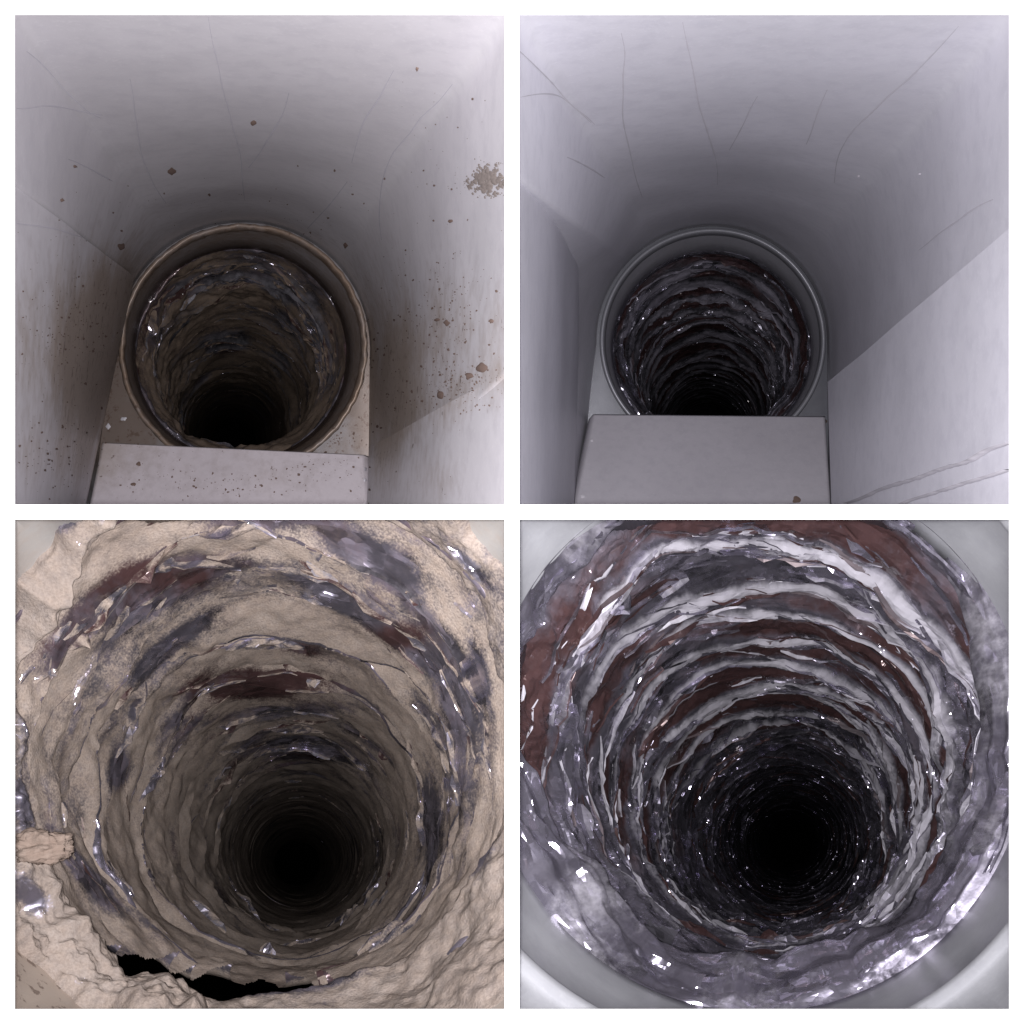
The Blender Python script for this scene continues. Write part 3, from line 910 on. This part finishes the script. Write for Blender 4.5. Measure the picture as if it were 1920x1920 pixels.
BOOTS = 'sheet metal duct boots behind the upper openings'
def make_boot(label, path, ring, far, op, near_c, dtab, mats, left, right, ledge, ledge_back, stain, seed, dusty):
    cxp, cyp, Rp = ring
    d_ring = F * R0 / Rp
    xl, xr, yb = far
    base = P((ledge[2][0] + ledge[3][0]) / 2, ledge[2][1], ledge[2][2])
    t = root('duct_boot', tuple(float(v) for v in base), label, 'duct', BOOTS)
    d_end = d_ring + 0.06
    mp, dtab = dtab
    of, th = outline_far(cxp, cyp, Rp * 1.045, xl, xr, yb, d_end)
    on = outline_near(near_c[0], near_c[1], op[0] - 14, op[1] - 14, op[2] + 14, op[3] + 14, dtab, np.radians(np.interp((np.degrees(th) + 100) % 360 - 100, [m[0] for m in mp], [m[1] for m in mp])))
    wall = loft('curved_wall', t, mats[0], of, on, stain, seed=seed)
    # end plate round the outlet
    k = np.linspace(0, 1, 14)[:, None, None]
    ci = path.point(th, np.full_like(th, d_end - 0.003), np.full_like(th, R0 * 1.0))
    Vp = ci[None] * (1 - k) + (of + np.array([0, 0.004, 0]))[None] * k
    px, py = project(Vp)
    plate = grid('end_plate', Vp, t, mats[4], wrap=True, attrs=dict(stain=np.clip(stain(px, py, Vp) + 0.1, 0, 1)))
    sl = patch('side_panel', t, mats[0], left, stain=stain, seed=seed + 1)
    sr = patch('side_panel', t, mats[0], right, stain=stain, seed=seed + 2)
    lg = box_ledge('ledge', t, mats[1], ledge, ledge_back, stain)
    # the bottom sheet runs from the ledge to the wall
    patch('bottom_sheet', t, mats[0], [(op[0] - 12, 958, 1.27), (ledge[3][0] - 2, 957.5, ledge[3][2] - 0.004), (ledge[2][0] + 2, 957.5, ledge[2][2] - 0.004), (op[2] + 12, 958, 1.27)], stain=stain, dent=0.0, seed=seed + 3)
    # outlet collar with a rolled lip
    n = 320
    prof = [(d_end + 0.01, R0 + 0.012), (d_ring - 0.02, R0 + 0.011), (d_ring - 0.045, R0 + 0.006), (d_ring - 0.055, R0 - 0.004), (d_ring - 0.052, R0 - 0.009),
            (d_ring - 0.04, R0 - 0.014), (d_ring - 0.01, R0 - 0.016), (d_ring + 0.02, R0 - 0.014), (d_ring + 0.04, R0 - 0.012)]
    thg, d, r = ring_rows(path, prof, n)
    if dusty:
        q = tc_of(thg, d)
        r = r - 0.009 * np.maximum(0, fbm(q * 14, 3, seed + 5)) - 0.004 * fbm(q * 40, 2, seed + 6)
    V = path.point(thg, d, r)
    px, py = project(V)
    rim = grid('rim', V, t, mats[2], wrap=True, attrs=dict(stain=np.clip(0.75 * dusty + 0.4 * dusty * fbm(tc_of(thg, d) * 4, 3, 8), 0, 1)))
    prof = [(d_ring + 0.03, R0 - 0.012), (d_ring + 0.2, R0 - 0.012), (d_ring + 0.52, R0 - 0.01), (d_ring + 0.6, R0 + 0.03), (d_ring + 1.3, R0 + 0.05)]
    thg, d, r = ring_rows(path, prof, n)
    V = path.point(thg, d, r)
    px, py = project(V)
    grid('outlet', V, t, mats[3], wrap=True, attrs=dict(stain=np.clip(0.6 * dusty + 0.5 * dusty * fbm(tc_of(thg, d) * 3, 3, 18) + 0.3 * dusty * sm(-np.sin(thg), 0, 0.8), 0, 1)))
    return t, Caster([wall, plate, sl, sr, lg]), d_ring

# ---- upper left: before
PTB = Path([(260, 462, 640), (228, 455, 655), (192, 450, 664), (178, 449, 680), (160, 447, 704), (140, 445, 742), (118, 442, 780), (98, 440, 803), (60, 438, 820), (34, 437, 826)])
def stain_b(px, py, V):
    n = fbm(V * 3.2, 3, 201)
    s = 0.7 * blob(px, py, 160, 660, 130, 160) + 0.95 * blob(px, py, 205, 700, 70, 170) + 0.85 * blob(px, py, 715, 740, 60, 140) + 0.5 * blob(px, py, 840, 620, 110, 110)
    s = s + 0.55 * blob(px, py, 860, 745, 100, 45, -28) + 0.35 * blob(px, py, 830, 900, 60, 70) + 0.35 * blob(px, py, 120, 860, 90, 60) + 0.3 * blob(px, py, 450, 640, 330, 250)
    s = s + 0.22 * blob(px, py, 450, 890, 260, 60)
    return 1.35 * s * (0.8 + 0.7 * n)
boot_b, cast_b, dr_b = make_boot('dusty sheet metal duct boot with brown specks, behind the upper left opening', PTB, (455, 655, 228), (168, 700, 1040), OPEN[0], (470, 520),
        ([(-100, -100), (-37, -18.7), (20, 25), (90, 90), (146, 158), (200, 200), (260, 260)],
         [(-110, 2.6), (-50, 2.6), (-30, 2.0), (-20, 1.275), (158, 1.275), (163, 1.6), (172, 2.1), (185, 2.4), (250, 2.6)]),
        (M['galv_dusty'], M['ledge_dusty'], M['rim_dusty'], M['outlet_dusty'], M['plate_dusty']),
        [(8, 332, 1.268), (252, 519, 3.5), (160, 957, 3.6), (8, 957, 1.3)],
        [(966, 688, 1.268), (694, 838, 3.2), (690, 957, 3.0), (966, 957, 1.262)],
        [(192, 828, 3.66), (681, 851, 3.66), (689, 957, 3.55), (166, 957, 3.55)], 3.86, stain_b, 61, 1.0)
def masks_before_far(th, d, tt, px, py, q, k):
    dust = 0.68 + 0.35 * fbm(q * 2.4, 3, 305) + 0.5 * fbm(q * np.array([3.2, 3.2, 11.0]), 3, 306) - 0.8 * sm(-tt, -0.14, -0.05)
    for (x, y, sx, sy, rot, w) in ((425, 640, 40, 18, -4, 1.3), (360, 535, 70, 14, -18, 1.1), (530, 545, 50, 18, 28, 1.0), (470, 520, 60, 10, 0, .6), (540, 600, 40, 14, 30, .6), (280, 600, 16, 60, 0, .6), (600, 640, 20, 90, -10, .5)):
        dust = dust - w * blob(px, py, x, y, sx, sy, rot)
    return dust, 0.35 + 0.4 * fbm(q * 2, 2, 307), 0.1 + 0.4 * sm(tt, 0.4, 0.9)
hose_tb = make_hose('foil_hose', 'lint coated foil hose seen far down the upper left duct', PTB, 4.42, 21.0, 0.32, 0.06, 14, M['foil_dusty_dimmed'], 460, masks_before_far,
                    lint=1.0, crum=0.034, near_to=7.5, mid_to=10, flatten_from=7.5, shreds=600, shred_to=12.0, size=0.17, group=HOSES)

# ---- upper right: after
PTA = Path([(240, 1342, 622), (207, 1335, 640), (187, 1334, 652), (175, 1334, 666), (157, 1332, 690), (137, 1331, 732), (117, 1330, 771), (98, 1328, 796), (60, 1326, 814), (34, 1325, 820)])
stain_0 = lambda px, py, V: 0 * px
boot_a, cast_a, dr_a = make_boot('clean grey sheet metal duct boot with a wide ledge, behind the upper right opening', PTA, (1335, 640, 207), (1085, 1562, 1040), OPEN[1], (1420, 520),
        ([(-100, -100), (-20, 11), (40, 46), (90, 90), (137, 157), (200, 200), (260, 260)],
         [(-110, 2.6), (-40, 2.6), (-20, 2.5), (3, 1.9), (10, 1.275), (157, 1.275), (162, 1.6), (172, 2.1), (185, 2.4), (250, 2.6)]),
        (M['galv_clean'], M['ledge_clean'], M['rim_clean'], M['galv_clean'], M['plate_shaded']),
        [(954, 320, 1.268), (1086, 408, 3.0), (1078, 957, 3.55), (954, 957, 1.3)],
        [(1912, 413, 1.268), (1553, 716, 3.1), (1558, 957, 2.9), (1912, 957, 1.262)],
        [(1113, 775, 4.0), (1547, 779, 4.0), (1558, 957, 3.62), (1076, 957, 3.62)], 4.28, stain_0, 71, 0.0)
def masks_after_far(th, d, tt, px, py, q, k):
    up = np.sin(th)
    n = fbm(q * 2.2, 3, 405)
    brown = 1.2 * sm(tt, 0.1, 0.2) * (1 - sm(tt, 0.55, 0.76)) * (0.7 + 0.5 * n)
    hz = sm(tt, 0.62, 0.88) * (0.3 + 0.6 * sm(up, -0.2, 0.7) + 0.35 * fbm(q * 1.8, 2, 408))
    return 0 * tt, brown, hz
hose_ta = make_hose('foil_hose', 'clean foil hose, painted darker as in shade, seen far down the upper right duct', PTA, 4.74, 21.0, 0.34, 0.066, 15, M['foil_shaded'], 460, masks_after_far,
                    lint=0.0, crum=0.032, near_to=7.5, mid_to=10, flatten_from=7.5, shreds=600, shred_to=12.0, size=0.14, group=HOSES)

# ------------------------------------------------------------------ marks on the metal
scr_b = [[(388, 30), (398, 90), (412, 160), (432, 215), (450, 280), (457, 330), (455, 375)],
         [(245, 150), (258, 220), (264, 290), (285, 345), (308, 385)],
         [(545, 170), (520, 225), (490, 280), (470, 310)], [(735, 130), (700, 200), (672, 260), (660, 300)],
         [(850, 160), (790, 220), (735, 285), (715, 340), (712, 450)],
         [(50, 95), (110, 160), (160, 205), (188, 220)], [(30, 205), (80, 198), (140, 205), (190, 220)], [(125, 295), (170, 318), (215, 340)],
         [(575, 430), (620, 385), (650, 340)], [(30, 420), (90, 425), (150, 445)]]
scr_a = [[(1280, 40), (1295, 120), (1320, 220), (1336, 290), (1343, 345)], [(1170, 60), (1172, 200), (1180, 300), (1192, 345), (1200, 370)],
         [(1420, 180), (1395, 230), (1370, 280)], [(1545, 170), (1530, 230), (1515, 270)], [(1800, 50), (1700, 150), (1610, 230), (1570, 290), (1560, 340)],
         [(975, 90), (1040, 165), (1115, 230)], [(975, 180), (1040, 172), (1110, 228)], [(1060, 290), (1130, 330)], [(1720, 470), (1800, 410), (1870, 370)]]
for p in scr_b:
    strip('scratch', boot_b, cast_b, p, 1.3, M['scratch'], 0.0003)
for p in scr_a:
    strip('scratch', boot_a, cast_a, p, 1.3, M['scratch'], 0.0003)
for p, w in (([(1590, 946), (1700, 905), (1800, 868), (1900, 830)], 3.6), ([(1690, 946), (1760, 922), (1840, 898), (1900, 882)], 3.2)):
    strip('seam', boot_a, cast_a, p, w, M['scratch'], 0.012)
specks('dirt_spot', boot_b, cast_b, [(322, 321, 9), (475, 230, 7), (228, 462, 9), (648, 460, 6), (838, 605, 8), (922, 602, 7), (905, 690, 13), (880, 705, 10), (782, 128, 4), (845, 415, 5),
                                     (115, 375, 4), (140, 312, 4), (826, 740, 9), (820, 600, 7), (560, 890, 4), (260, 870, 6), (250, 908, 7)], M['dirt'], 5)
rng = np.random.default_rng(8)
g = []
for i in range(190):
    a, q = rng.uniform(0, 6.28), rng.random() ** 0.62 * (1.0 if rng.random() < 0.85 else 1.5)
    g.append((916 + 44 * q * math.cos(a) * (1 + 0.3 * math.sin(3 * a)), 338 + 36 * q * math.sin(a), rng.uniform(2.0, 9.5) * max(0.16, 1.15 - 0.95 * q)))
items = []
for (x, y, sx, sy, n) in ((140, 620, 90, 110, 230), (830, 590, 80, 90, 200), (860, 720, 70, 50, 220), (100, 860, 70, 60, 110), (700, 700, 60, 120, 110), (440, 890, 200, 45, 260), (480, 390, 300, 60, 60), (830, 300, 90, 150, 40), (640, 820, 60, 20, 60), (560, 870, 110, 14, 70)):
    for i in range(n):
        items.append((rng.normal(x, sx * 0.6), rng.normal(y, sy * 0.6), 0.6 + 2.0 * rng.random() ** 3.5))
items = [i for i in items if 20 < i[0] < 955 and 20 < i[1] < 955 and math.hypot(i[0] - 455, i[1] - 655) > 235]
specks('dirt_specks', boot_b, cast_b, items, M['dirt'], 17, stuff=True)
specks('dirt_patch', boot_b, cast_b, g, M['dirt_pale'], 18, stuff=True)
specks('chip', boot_a, cast_a, [(1110, 826, 4), (1552, 800, 5), (1556, 868, 5), (1092, 930, 6), (1610, 330, 4), (1725, 326, 3), (1115, 580, 3)], M['chip'], 19)
specks('dirt_spot', boot_a, cast_a, [(1494, 938, 11), (1548, 790, 4), (1553, 862, 4)], M['dirt'], 20)
specks('rivet', boot_b, cast_b, [(203, 800, 6), (232, 786, 7), (684, 880, 5), (684, 900, 4)], M['chip'], 21)
